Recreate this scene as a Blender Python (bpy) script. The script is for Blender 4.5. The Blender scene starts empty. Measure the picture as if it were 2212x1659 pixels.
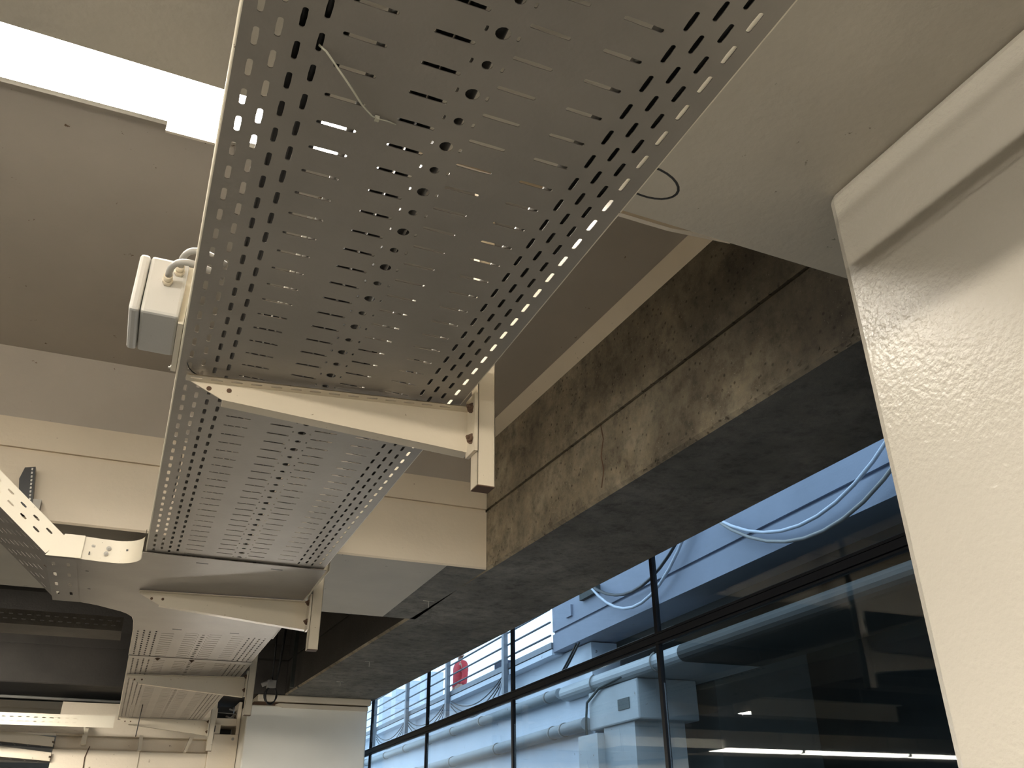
import bpy, bmesh, math, random
from mathutils import Vector, Matrix
random.seed(7)
D = bpy.data; SC = bpy.context.scene; COL = SC.collection
H0 = 1.6                      # camera height above the floor; geometry below is given relative to it
PI = math.pi

# ------------------------------------------------------------------ camera
cam_d = D.cameras.new('camera'); cam = D.objects.new('camera', cam_d); COL.objects.link(cam)
cam.location = (0, 0, H0)
cam.rotation_euler = (Matrix.Rotation(math.radians(-23.22541), 3, 'Z') @ Matrix.Rotation(math.radians(117.69964), 3, 'X')
                      @ Matrix.Rotation(math.radians(-0.5154), 3, 'Z')).to_euler()
cam_d.sensor_fit = 'HORIZONTAL'; cam_d.sensor_width = 36.0
cam_d.lens = 36.0 * 1875.33 / 2212.0
cam_d.clip_start = 0.02; cam_d.clip_end = 300
SC.camera = cam
# ------------------------------------------------------------------ world, exposure
w = D.worlds.new('overcast_sky'); SC.world = w; w.use_nodes = True
wn = w.node_tree; wn.nodes.clear()
wo = wn.nodes.new('ShaderNodeOutputWorld'); wb = wn.nodes.new('ShaderNodeBackground')
wb.inputs[0].default_value = (0.62, 0.79, 1.0, 1); wb.inputs[1].default_value = 3.7
wn.links.new(wb.outputs[0], wo.inputs[0])
SC.view_settings.view_transform = 'Standard'; SC.view_settings.look = 'None'
SC.view_settings.gamma = 1.0; SC.view_settings.use_curve_mapping = False
SC.view_settings.exposure = 0.0
LAMP = 33.0                    # emission of the tubes' diffusers
try:
    SC.cycles.use_denoising = True
    SC.cycles.max_bounces = 10; SC.cycles.diffuse_bounces = 6; SC.cycles.transparent_max_bounces = 24
    SC.cycles.sample_clamp_indirect = 6.0
except Exception: pass

# ------------------------------------------------------------------ materials
def new_mat(name):
    m = D.materials.new(name); m.use_nodes = True
    nt = m.node_tree; b = nt.nodes['Principled BSDF']; return m, nt, b
def N(nt, t, **kw):
    n = nt.nodes.new(t)
    for k, v in kw.items():
        if k in n.inputs: n.inputs[k].default_value = v
        else: setattr(n, k, v)
    return n
def coords(nt, scale=(1, 1, 1)):
    tc = nt.nodes.new('ShaderNodeNewGeometry'); mp = nt.nodes.new('ShaderNodeMapping')
    nt.links.new(tc.outputs['Position'], mp.inputs['Vector']); mp.inputs['Scale'].default_value = scale
    return mp.outputs[0]
def ramp(nt, fac, stops):
    r = nt.nodes.new('ShaderNodeValToRGB'); e = r.color_ramp.elements
    while len(e) < len(stops): e.new(0.5)
    for i, (p, c) in enumerate(stops):
        e[i].position = p; e[i].color = tuple(c) + (1,) if len(c) == 3 else c
    nt.links.new(fac, r.inputs[0]); return r.outputs[0]
def mixc(nt, fac, a, b, mode='MIX'):
    m = nt.nodes.new('ShaderNodeMix'); m.data_type = 'RGBA'; m.blend_type = mode
    for s, v in ((m.inputs[0], fac), (m.inputs[6], a), (m.inputs[7], b)):
        if isinstance(v, (int, float)): s.default_value = v
        elif isinstance(v, tuple): s.default_value = v + (1,) if len(v) == 3 else v
        else: nt.links.new(v, s)
    return m.outputs[2]
def bump(nt, b, h, strength, dist=0.01):
    n = nt.nodes.new('ShaderNodeBump'); n.inputs['Strength'].default_value = strength; n.inputs['Distance'].default_value = dist
    nt.links.new(h, n.inputs['Height']); nt.links.new(n.outputs[0], b.inputs['Normal'])
def paint(name, c, rough=0.5, spots=0.0, spotc=(.12, .07, .03), peel=0.25, peels=60, patch=0.12, metal=0, chips=None, spotscale=38):
    m, nt, b = new_mat(name); co = coords(nt)
    big = N(nt, 'ShaderNodeTexNoise', Scale=1.7, Detail=6.0, Roughness=.6); nt.links.new(co, big.inputs[0])
    c2 = tuple(x * (1 - patch) for x in c)
    col = ramp(nt, big.outputs[0], [(.35, c2), (.62, c)])
    if spots > 0:
        s = N(nt, 'ShaderNodeTexNoise', Scale=spotscale, Detail=4.0, Roughness=.7); nt.links.new(co, s.inputs[0])
        f = ramp(nt, s.outputs[0], [(.70 - spots * .1, (0, 0, 0)), (.73 - spots * .1, (1, 1, 1))])
        col = mixc(nt, f, col, spotc)
    nt.links.new(col, b.inputs['Base Color'])
    b.inputs['Roughness'].default_value = rough; b.inputs['Metallic'].default_value = metal
    p = N(nt, 'ShaderNodeTexNoise', Scale=peels, Detail=3.0); nt.links.new(co, p.inputs[0])
    bump(nt, b, p.outputs[0], peel, .004)
    return m
def raw_concrete(name, a, b_, dark, aggregate=True, bmp=.5, damp_shade=False):
    m, nt, b = new_mat(name); co = coords(nt)
    n1 = N(nt, 'ShaderNodeTexNoise', Scale=1.9, Detail=9.0, Roughness=.68); nt.links.new(co, n1.inputs[0])
    col = ramp(nt, n1.outputs[0], [(.30, dark), (.50, a), (.68, b_)])
    n2 = N(nt, 'ShaderNodeTexNoise', Scale=14, Detail=8.0, Roughness=.75); nt.links.new(co, n2.inputs[0])
    col = mixc(nt, .75, col, ramp(nt, n2.outputs[0], [(.33, (.30, .29, .27)), (.50, (1, 1, 1)), (.72, (1.5, 1.45, 1.35))]), 'MULTIPLY')
    if aggregate:
        v = N(nt, 'ShaderNodeTexVoronoi', Scale=34); nt.links.new(co, v.inputs[0])
        pits = ramp(nt, v.outputs[0], [(.10, (0, 0, 0)), (.22, (1, 1, 1))])
        n3 = N(nt, 'ShaderNodeTexNoise', Scale=3.1, Detail=3.0); nt.links.new(co, n3.inputs[0])
        msk = ramp(nt, n3.outputs[0], [(.42, (0, 0, 0)), (.54, (1, 1, 1))])
        pm = mixc(nt, msk, (1, 1, 1), pits)
        col = mixc(nt, 1.0, col, mixc(nt, pm, (.30, .27, .23), (1, 1, 1)), 'MULTIPLY')
        v2 = N(nt, 'ShaderNodeTexVoronoi', Scale=70); nt.links.new(co, v2.inputs[0])
        lite = ramp(nt, v2.outputs[0], [(.07, (1, 1, 1)), (.12, (0, 0, 0))])
        l2 = mixc(nt, 1.0, lite, msk, 'MULTIPLY')
        col = mixc(nt, l2, col, (.55, .5, .42))
    if damp_shade:      # dampness and the weaker light near the column, both painted into the colour
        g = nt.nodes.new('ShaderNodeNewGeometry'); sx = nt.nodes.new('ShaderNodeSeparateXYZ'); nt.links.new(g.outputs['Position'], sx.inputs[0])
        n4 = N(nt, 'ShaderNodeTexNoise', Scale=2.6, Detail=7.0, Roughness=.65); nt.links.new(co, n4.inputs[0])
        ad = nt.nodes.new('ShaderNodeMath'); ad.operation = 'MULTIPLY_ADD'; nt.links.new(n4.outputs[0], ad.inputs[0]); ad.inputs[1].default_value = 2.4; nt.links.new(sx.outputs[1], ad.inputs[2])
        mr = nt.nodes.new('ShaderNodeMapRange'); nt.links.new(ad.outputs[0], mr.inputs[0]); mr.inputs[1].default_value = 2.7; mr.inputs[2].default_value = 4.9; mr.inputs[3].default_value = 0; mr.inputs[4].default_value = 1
        q = .20 if damp_shade is True else damp_shade
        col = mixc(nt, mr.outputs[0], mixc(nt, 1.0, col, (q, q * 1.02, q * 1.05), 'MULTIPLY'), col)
    nt.links.new(col, b.inputs['Base Color']); b.inputs['Roughness'].default_value = .85
    h = mixc(nt, .5, n1.outputs[0], n2.outputs[0]); bump(nt, b, h, bmp, .03)
    return m
def metal(name, c, rough=.45, met=.6, streak=.25):
    m, nt, b = new_mat(name); co = coords(nt)
    n1 = N(nt, 'ShaderNodeTexNoise', Scale=6, Detail=5.0); nt.links.new(co, n1.inputs[0])
    col = ramp(nt, n1.outputs[0], [(.35, tuple(x * (1 - streak) for x in c)), (.65, c)])
    nt.links.new(col, b.inputs['Base Color']); b.inputs['Roughness'].default_value = rough; b.inputs['Metallic'].default_value = met
    n2 = N(nt, 'ShaderNodeTexNoise', Scale=130, Detail=2.0); nt.links.new(co, n2.inputs[0]); bump(nt, b, n2.outputs[0], .12, .003)
    return m
def flat(name, c, rough=.5, met=0.0):
    m, nt, b = new_mat(name); co = coords(nt)
    n1 = N(nt, 'ShaderNodeTexNoise', Scale=9, Detail=3.0); nt.links.new(co, n1.inputs[0])
    nt.links.new(ramp(nt, n1.outputs[0], [(.3, tuple(x * .85 for x in c)), (.7, c)]), b.inputs['Base Color'])
    b.inputs['Roughness'].default_value = rough; b.inputs['Metallic'].default_value = met
    if max(c) < .012: b.inputs['Specular IOR Level'].default_value = .15
    return m
def emit(name, c, s):
    m = D.materials.new(name); m.use_nodes = True; nt = m.node_tree; nt.nodes.clear()
    o = nt.nodes.new('ShaderNodeOutputMaterial'); e = nt.nodes.new('ShaderNodeEmission')
    e.inputs[0].default_value = tuple(c) + (1,); e.inputs[1].default_value = s; nt.links.new(e.outputs[0], o.inputs[0]); return m
def glass(name, tint, refl=1.0, rough=.015):
    m = D.materials.new(name); m.use_nodes = True; nt = m.node_tree; nt.nodes.clear()
    o = nt.nodes.new('ShaderNodeOutputMaterial'); t = nt.nodes.new('ShaderNodeBsdfTransparent'); g = nt.nodes.new('ShaderNodeBsdfGlossy')
    t.inputs[0].default_value = tuple(tint) + (1,); g.inputs['Roughness'].default_value = rough
    f = nt.nodes.new('ShaderNodeFresnel'); gg = nt.nodes.new('ShaderNodeNewGeometry'); mr = nt.nodes.new('ShaderNodeMapRange')
    mr.inputs[3].default_value = 1.5; mr.inputs[4].default_value = 1 / 1.5; nt.links.new(gg.outputs['Backfacing'], mr.inputs[0]); nt.links.new(mr.outputs[0], f.inputs[0])
    mu = nt.nodes.new('ShaderNodeMath'); mu.operation = 'MULTIPLY'; mu.inputs[1].default_value = refl; nt.links.new(f.outputs[0], mu.inputs[0])
    mx = nt.nodes.new('ShaderNodeMixShader'); nt.links.new(mu.outputs[0], mx.inputs[0]); nt.links.new(t.outputs[0], mx.inputs[1]); nt.links.new(g.outputs[0], mx.inputs[2])
    nt.links.new(mx.outputs[0], o.inputs[0]); return m

M = {}
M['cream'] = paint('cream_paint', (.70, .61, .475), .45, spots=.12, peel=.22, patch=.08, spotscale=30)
M['ceil'] = paint('ceiling_paint', (.43, .385, .325), .5, spots=.06, peel=.15, patch=.10, spotscale=24)
M['pier'] = paint('pale_pier_paint', (.80, .77, .68), .3, peel=.1, peels=60, patch=.05)
M['bayshade'] = paint('unpainted_bay_shade', (.06, .053, .045), .8, peel=.5, patch=.35)  # dark bare concrete, with the unlit bay's shade painted into the colour
M['column'] = paint('glossy_column_paint', (.425, .395, .335), .28, spots=0, peel=.5, peels=105, patch=.05)
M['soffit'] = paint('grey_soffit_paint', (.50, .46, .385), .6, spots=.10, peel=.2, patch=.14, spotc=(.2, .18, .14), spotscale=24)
M['raw'] = raw_concrete('raw_concrete_face', (.27, .225, .155), (.46, .40, .29), (.12, .10, .07), damp_shade=True)
M['rawdark'] = raw_concrete('raw_concrete_soffit', (.17, .165, .15), (.24, .23, .21), (.10, .097, .085), aggregate=False, bmp=.8, damp_shade=.42)
M['tray'] = metal('galvanised_tray_steel', (.30, .272, .238), .42, .25, .12)
M['traypaint'] = paint('tray_paint', (.72, .66, .53), .4, spots=.1, peel=.1, patch=.06)
M['dimtray'] = paint('shaded_tray_steel', (.17, .15, .125), .85, spots=.0, peel=.4, patch=.4)  # shade of the recess painted into this tray's colour
M['arm'] = paint('bracket_paint', (.60, .525, .40), .32, spots=.22, peel=.15, patch=.08, spotscale=45)
M['rust'] = flat('rusty_steel', (.10, .055, .03), .8)
M['zinc'] = flat('zinc_bolt', (.42, .40, .36), .6, .3)
M['black'] = flat('black_metal', (.012, .013, .015), .4)
M['frame'] = flat('black_window_frame', (.007, .008, .011), .5, 0)
M['cabk'] = flat('black_cable', (.012, .012, .012), .45)
M['cagr'] = flat('grey_cable', (.28, .27, .25), .45)
M['cawh'] = flat('white_cable', (.75, .73, .66), .4)
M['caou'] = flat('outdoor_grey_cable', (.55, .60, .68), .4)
M['box'] = paint('junction_box_plastic', (.50, .49, .46), .38, spots=.1, peel=.12, patch=.06)
M['brass'] = flat('gland_plastic', (.62, .55, .42), .35)
M['lamp'] = emit('lamp_diffuser', (1.0, .93, .82), LAMP)
M['lampfar'] = emit('distant_lamp_diffuser', (1.0, .93, .82), LAMP)
M['lamplow'] = emit('low_lamp_diffuser', (1.0, .93, .82), 150.0)
M['fillpier'] = emit('pier_fill_diffuser', (1.0, .94, .85), 52.0)  # for an added unseen lamp that brightens the far pier
M['fillcross'] = emit('column_fill_diffuser', (1.0, .93, .82), 250.0)  # for added unseen lamps that throw light on the column
M['fillmid'] = emit('wall_fill_diffuser', (1.0, .93, .82), 190.0)  # for an added unseen lamp that brightens the end wall
M['lampbody'] = paint('lamp_housing', (.75, .70, .60), .4, peel=.05)
M['glass'] = glass('window_glass', (.80, .86, .88), 1.0)
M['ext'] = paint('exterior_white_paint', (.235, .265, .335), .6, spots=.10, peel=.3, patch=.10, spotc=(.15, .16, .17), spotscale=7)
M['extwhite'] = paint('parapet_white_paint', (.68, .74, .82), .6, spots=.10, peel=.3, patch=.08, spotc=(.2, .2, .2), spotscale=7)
M['extdark'] = paint('exterior_dark_render', (.036, .041, .037), .7, peel=.3, patch=.3)
M['extgreen'] = paint('exterior_green_grey', (.10, .115, .11), .7, peel=.3, patch=.2)
M['pipe'] = paint('painted_pipe', (.42, .45, .46), .45, spots=.12, peel=.1, patch=.12, spotscale=9)
M['rail'] = flat('grey_railing_paint', (.17, .19, .22), .4)
M['floor'] = paint('garage_floor_concrete', (.078, .075, .068), .7, peel=.3, patch=.2)
M['ground'] = paint('asphalt', (.10, .10, .10), .9, peel=.4)
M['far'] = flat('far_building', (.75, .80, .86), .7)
M['red'] = flat('red_jacket', (.55, .04, .05), .8)
M['navy'] = flat('dark_trousers', (.05, .06, .10), .8)
M['skin'] = flat('skin', (.45, .28, .20), .6)
M['hair'] = flat('dark_hair', (.03, .025, .02), .7)
M['tie'] = flat('clear_nylon_tie', (.55, .53, .42), .25)
M['roomwall'] = paint('room_wall_paint', (.52, .46, .36), .5, peel=.2)

# ------------------------------------------------------------------ mesh builder
class MB:
    def __init__(s): s.v = []; s.f = []; s.mi = []; s.sm = []
    def add(s, pts, faces, mi=0, smooth=False):
        o = len(s.v); s.v += [Vector(p) for p in pts]
        for f in faces: s.f.append([o + i for i in f]); s.mi.append(mi); s.sm.append(smooth)
    def hexa(s, p, mi=0):     # 8 corners: bottom 0-3 ccw, top 4-7
        s.add(p, [(3, 2, 1, 0), (4, 5, 6, 7), (0, 1, 5, 4), (1, 2, 6, 5), (2, 3, 7, 6), (3, 0, 4, 7)], mi)
    def box(s, x0, x1, y0, y1, z0, z1, xf=None, mi=0):
        p = [(x0, y0, z0), (x1, y0, z0), (x1, y1, z0), (x0, y1, z0), (x0, y0, z1), (x1, y0, z1), (x1, y1, z1), (x0, y1, z1)]
        s.hexa([xf(*q) for q in p] if xf else p, mi)
    def prism(s, poly, a, b, fn, mi=0, capmi=None, smooth=False, cap=True):
        """poly: list of 2D; fn(u,v,t) -> 3D; extruded t=a..b"""
        n = len(poly); pts = [fn(u, v, a) for u, v in poly] + [fn(u, v, b) for u, v in poly]
        if cap: s.add(pts, [tuple(range(n))[::-1], tuple(range(n, 2 * n))], mi if capmi is None else capmi)
        s.add(pts, [(i, (i + 1) % n, n + (i + 1) % n, n + i) for i in range(n)], mi, smooth)
    def tube(s, pts, r, n=8, mi=0, cap=True, rb=None):
        pts = [Vector(p) for p in pts]; rings = []; up = None
        for i, p in enumerate(pts):
            t = (pts[min(i + 1, len(pts) - 1)] - pts[max(i - 1, 0)]).normalized()
            if up is None:
                up = Vector((0, 0, 1)) if abs(t.z) < .9 else Vector((1, 0, 0))
            a = t.cross(up).normalized(); b = a.cross(t).normalized(); up = b
            rr = r[i] if isinstance(r, (list, tuple)) else r
            r2 = rr if rb is None else rb
            rings.append([p + a * (rr * math.cos(2 * PI * k / n)) + b * (r2 * math.sin(2 * PI * k / n)) for k in range(n)])
        o = len(s.v)
        for R in rings: s.v += R
        for i in range(len(rings) - 1):
            for k in range(n):
                s.f.append([o + i * n + k, o + i * n + (k + 1) % n, o + (i + 1) * n + (k + 1) % n, o + (i + 1) * n + k]); s.mi.append(mi); s.sm.append(True)
        if cap:
            s.f.append([o + k for k in range(n)][::-1]); s.mi.append(mi); s.sm.append(False)
            e = o + (len(rings) - 1) * n; s.f.append([e + k for k in range(n)]); s.mi.append(mi); s.sm.append(False)
    def bolt(s, p, axis, r=.008, h=.006, mi=0):
        p = Vector(p); a = Vector(axis).normalized()
        s.tube([p, p + a * h * .3], r * 1.5, 12, mi); s.tube([p, p + a * h], r, 6, mi); s.tube([p, p + a * h * 1.7], r * .45, 8, mi)
    def build(s, name, mats, parent=None, bevel=0.0, loc=None):
        me = D.meshes.new(name); off = Vector((0, 0, H0))
        base = Vector(parent['_o']) if parent is not None and '_o' in parent else Vector(loc or (0, 0, 0))
        if parent is None and loc is None:
            base = Vector((sum(v.x for v in s.v), sum(v.y for v in s.v), 0)) / max(1, len(s.v)); base.z = min(v.z for v in s.v)
        me.from_pydata([tuple(v - base) for v in s.v], [], s.f)
        if not isinstance(mats, (list, tuple)): mats = [mats]
        for m in mats: me.materials.append(m)
        for p, i, sm in zip(me.polygons, s.mi, s.sm): p.material_index = i; p.use_smooth = sm
        bm = bmesh.new(); bm.from_mesh(me); bmesh.ops.recalc_face_normals(bm, faces=bm.faces); bm.to_mesh(me); bm.free()
        o = D.objects.new(name, me); COL.objects.link(o)
        if parent is None: o.location = base + off
        else: o.parent = parent
        o['_o'] = tuple(base)
        if bevel:
            b = o.modifiers.new('bevel', 'BEVEL'); b.width = bevel; b.segments = 2; b.limit_method = 'ANGLE'
        return o
def tag(o, label, cat, group=None):
    o['label'] = label; o['category'] = cat
    if group: o['group'] = group
    return o
def thing(name, label, cat, loc, group=None):
    o = D.objects.new(name, None); COL.objects.link(o); o.empty_display_size = .05
    o.location = Vector(loc) + Vector((0, 0, H0)); o['_o'] = tuple(loc); return tag(o, label, cat, group)
def struct(o): o['kind'] = 'structure'; return o
ID = lambda u, v, t: (u, v, t)
YZ = lambda y, z, x: (x, y, z)
XZ = lambda x, z, y: (x, y, z)
XY = lambda x, y, z: (x, y, z)

# ------------------------------------------------------------------ room shell
ZS = 1.083      # underside of the beams
ZC = 1.745       # coffer ceiling
GX = 2.03       # glazing plane
def slab(name, x0, x1, y0, y1, z0, z1, mat, kind=True):
    b = MB(); b.box(x0, x1, y0, y1, z0, z1); o = b.build(name, mat)
    return struct(o) if kind else o
slab('floor', -17, GX + .1, -7, 20, -H0 - .2, -H0, M['floor'])
slab('ceiling', -17, GX, -7, 20, ZC, ZC + .25, M['ceil'])
slab('ceiling', -16.9, 1.5, 4.79, 7.64, ZC - .006, ZC - .001, M['bayshade'])
slab('wall_west', -17.2, -17, -7, 20, -H0, ZC + .25, M['roomwall'])
slab('wall_south', -17, GX, -7.2, -7, -H0, ZC + .25, M['roomwall'])
slab('wall_upper', -17, GX, -7, 11, ZC + .2501, 3.8, M['ext'])
slab('wall_north', -17, GX, 20, 20.2, -H0, ZC + .25, M['roomwall'])

# cross beams (painted, with a recessed groove along each side)
def beam_x(y):               # inner face of the raw edge beam, slightly out of square with the trays
    return 1.562 - .0415 * y
def cross_beam(y0, y1, label, x0=-16.99, paintx=None, skew=0.0, paint=None):
    g0, g1, gd = 1.352, 1.368, .014
    prof = [(y0 + .006, ZS), (y1 - .006, ZS), (y1, ZS + .008), (y1, g0), (y1 - gd, g0), (y1 - gd, g1), (y1, g1), (y1, 1.49), (y1 + .10, ZC), (y0 - .10, ZC), (y0, 1.49), (y0, g1),
            (y0 + gd, g1), (y0 + gd, g0), (y0, g0), (y0, ZS + .008)]
    sk = lambda y, z, x: (x, y + skew * (x - .5), z)
    t = thing('cross_beam', label, 'beam', (0, (y0 + y1) / 2, ZS))
    xe = beam_x((y0 + y1) / 2) + .02
    b = MB(); n = len(prof); xs = [x0, paintx if paintx else xe - .002, xe]
    for k in (0, 1):
        pts = [sk(u, v, xs[k]) for u, v in prof] + [sk(u, v, xs[k + 1]) for u, v in prof]
        for i in range(n):
            j = (i + 1) % n
            mi = 1 if i == 0 else (3 if i in (7, 9) else 0)  # sloped upper bands get a darker paint in place of their weaker light
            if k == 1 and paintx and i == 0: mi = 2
            b.add([pts[i], pts[j], pts[n + j], pts[n + i]], [(0, 1, 2, 3)], mi)
    b.add([sk(u, v, x0) for u, v in prof], [tuple(range(n))], 0); b.add([sk(u, v, xe) for u, v in prof], [tuple(range(n))], 0)
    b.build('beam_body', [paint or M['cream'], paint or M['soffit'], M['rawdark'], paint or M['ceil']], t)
    return t
t = cross_beam(.09, 1.145, 'wide painted concrete beam overhead meeting the top of the cream column', skew=.028)
b = MB(); sk = lambda x, y, z: (x, y + .028 * (x - .5), z)
b.hexa([sk(.3, 1.163, 1.098), sk(.86, 1.163, 1.098), sk(.86, 1.180, 1.104), sk(.3, 1.180, 1.104), sk(.3, 1.163, 1.12), sk(1.02, 1.158, 1.12), sk(1.02, 1.180, 1.12), sk(.3, 1.180, 1.12)]); b.hexa([sk(.3, 1.146, 1.115), sk(1.02, 1.146, 1.115), sk(1.02, 1.165, 1.115), sk(.3, 1.165, 1.115), sk(.3, 1.146, 1.125), sk(1.02, 1.146, 1.125), sk(1.02, 1.165, 1.125), sk(.3, 1.165, 1.125)])
b.build('drip_strip', M['cream'], t)
cross_beam(3.60, 4.68, 'cream painted cross beam with a groove, behind the end of the nearer perforated tray', paintx=1.225)
cross_beam(7.75, 8.80, 'dark far cross beam above the pale pier and the last tray bracket', paintx=1.2, paint=M['bayshade'])
cross_beam(-3.9, -2.9, 'painted cross beam behind the viewer')
cross_beam(11.7, 12.6, 'painted cross beam beyond the pale end wall')
cross_beam(15.9, 16.9, 'last painted cross beam at the far end of the garage')

# raw concrete edge beam
t = thing('edge_beam', 'stained unpainted concrete beam with a groove and a vertical crack', 'beam', (1.7, 3, ZS))
b = MB(); ys = [-6.9 + .35 * i for i in range(0, 43)] + [8.05]
prof = [(0, ZS + .012), (0, 1.357), (.013, 1.357), (.013, 1.371), (0, 1.371), (0, 1.700)]
rng = random.Random(3)
for i in range(len(ys) - 1):
    for k in range(len(prof) - 1):
        (a0, z0), (a1, z1) = prof[k], prof[k + 1]
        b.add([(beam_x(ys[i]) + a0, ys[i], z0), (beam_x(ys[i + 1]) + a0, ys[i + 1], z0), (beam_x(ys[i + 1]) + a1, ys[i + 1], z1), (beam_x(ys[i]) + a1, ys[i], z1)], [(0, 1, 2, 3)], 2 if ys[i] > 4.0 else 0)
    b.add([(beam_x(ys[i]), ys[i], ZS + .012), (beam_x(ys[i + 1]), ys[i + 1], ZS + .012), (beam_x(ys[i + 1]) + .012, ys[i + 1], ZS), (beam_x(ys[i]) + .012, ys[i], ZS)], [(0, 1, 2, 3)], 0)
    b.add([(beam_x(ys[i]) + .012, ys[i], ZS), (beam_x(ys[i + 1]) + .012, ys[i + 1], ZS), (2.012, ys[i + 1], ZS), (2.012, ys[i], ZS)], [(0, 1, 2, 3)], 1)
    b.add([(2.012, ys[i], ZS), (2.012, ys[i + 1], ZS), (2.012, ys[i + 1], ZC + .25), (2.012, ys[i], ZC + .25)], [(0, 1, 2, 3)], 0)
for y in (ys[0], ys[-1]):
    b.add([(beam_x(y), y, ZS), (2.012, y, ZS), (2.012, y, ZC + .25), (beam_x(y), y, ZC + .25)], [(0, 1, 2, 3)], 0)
b.build('beam_body', [M['raw'], M['rawdark'], M['bayshade']], t)
b = MB()
for i in range(len(ys) - 1):      # painted fillet above the raw face
    pr = lambda y: [(beam_x(y), y, 1.700), (beam_x(y) - .050, y, ZC + .001), (beam_x(y) + .05, y, ZC + .001), (beam_x(y) + .05, y, 1.700)]
    A, B = pr(ys[i]), pr(ys[i + 1])
    b.add([A[0], B[0], B[1], A[1]], [(0, 1, 2, 3)]); b.add([A[0], B[0], B[3], A[3]], [(0, 1, 2, 3)])
b.build('painted_fillet', M['cream'], t)
# crack and crumbly arris
b = MB(); cy = 2.56
cr = [(cy + .0, 1.36), (cy - .012, 1.30), (cy + .01, 1.24), (cy - .002, 1.18), (cy + .02, 1.12)]
b.tube([(beam_x(y) + .0005, y, z) for y, z in cr], .0032, 5)
b.build('crack', M['rust'], t)
b = MB()
for i in range(420):
    y = rng.uniform(.6, 3.68); s_ = rng.uniform(.003, .011) * rng.choice((.6, 1, 1.4)); x = beam_x(y)
    dx, dz = rng.uniform(-.002, .004), rng.uniform(0, .03)
    p = [(x + dx + rng.uniform(-1, 1) * s_ * .4, y + rng.uniform(-1, 1) * s_ * 1.6, ZS + .004 + dz + rng.uniform(-1, 1) * s_ * .8) for _ in range(5)]
    b.add(p, [(0, 1, 2), (0, 2, 3), (0, 3, 4), (1, 2, 4), (2, 3, 4), (0, 1, 4)], 0)
o = b.build('crumbled_edge', M['raw'], t); o['kind'] = 'stuff'

# near column and far pier
t = thing('painted_column', 'massive glossy cream painted column rising beside the windows', 'column', (1.4, .55, -H0))
b = MB(); b.box(1.07, 1.80, .10, .965, -H0, ZS - .001); b.build('shaft', M['column'], t, bevel=.018)
t = thing('far_pier', 'pale square pier standing under the far end of the raw beam', 'column', (1.45, 8.2, -H0))
b = MB(); b.box(.952, 1.955, 7.76, 8.9, -H0, 1.0); b.build('shaft', M['pier'], t, bevel=.012)
b = MB(); b.box(1.02, 1.975, 7.735, 8.9, 1.028, ZS - .001); b.build('cap', M['cream'], t, bevel=.01)
b = MB(); b.prism([(1.17, 1.006), (1.23, .984), (1.95, .984), (1.95, 1.016), (1.20, 1.016)], 7.735, 7.80, XZ); b.build('trim', M['cream'], t)
b = MB(); b.box(1.0, 1.955, 7.79, 8.9, 1.0, 1.028); b.build('joint', M['rust'], t)

# pale end wall with projecting band, openings and ribs
t = thing('end_wall', 'pale painted wall with a projecting upper band and small ribs at the far end', 'wall', (.3, 8.3, -H0))
b = MB()
b.box(-.435, .755, 8.1, 8.9, .757, 1.003); b.box(-.435, .948, 8.22, 8.9, -H0, .757); b.box(.72, .948, 8.1, 8.22, -H0, .80)
b.box(.755, .92, 8.1, 8.4, .868, .925); b.box(.92, .948, 8.1, 8.4, .80, 1.06); b.box(-.435, .20, 8.12, 8.22, -H0, .655); b.box(.20, .72, 8.13, 8.22, -H0, .65)
b.build('wall_body', M['cream'], t, bevel=.004)
for x0, x1 in ((.19, .007), (.575, -.03)):
    b = MB(); b.prism([(x0 - .014, .765), (x0 + .014, .765), (x0 + .014 + x1 - .01, .652), (x0 - .018 + x1, .652)], 8.02, 8.12, XZ); b.build('rib', M['arm'], t)
b = MB(); b.box(-.24, -.205, 8.0, 8.12, .685, .80); b.build('rib', M['arm'], t)
b = MB(); b.tube([(-.175, 8.115, .68), (-.195, 8.115, .6), (-.19, 8.115, .5)], .004, 5); b.build('crack', M['rust'], t)
b = MB(); b.bolt((.905, 8.1, .765), (0, -1, 0), .008, .008); b.build('screw', M['zinc'], t)
t = thing('cable_hatch', 'small open hatch with conduit ends beside the pale pier', 'opening', (.85, 8.15, .8))
b = MB(); b.box(.76, .92, 8.45, 8.47, .80, 1.06); b.build('back_plate', M['black'], t)
b = MB(); b.tube([(.76, 8.16, .975), (.92, 8.16, .968)], .004, 6); b.tube([(.84, 8.2, .95), (.87, 8.16, .93), (.90, 8.2, .96)], .012, 6); b.tube([(.86, 8.2, 1.01), (.885, 8.16, .995), (.89, 8.2, 1.02)], .008, 6); b.build('conduit_end', M['cagr'], t)
b = MB(); b.box(.70, .79, 8.06, 8.075, .80, .872); b.build('slotted_plate', M['arm'], t)
b = MB(); b.box(.742, .75, 8.055, 8.06, .812, .86); b.build('slot', M['black'], t)

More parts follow.
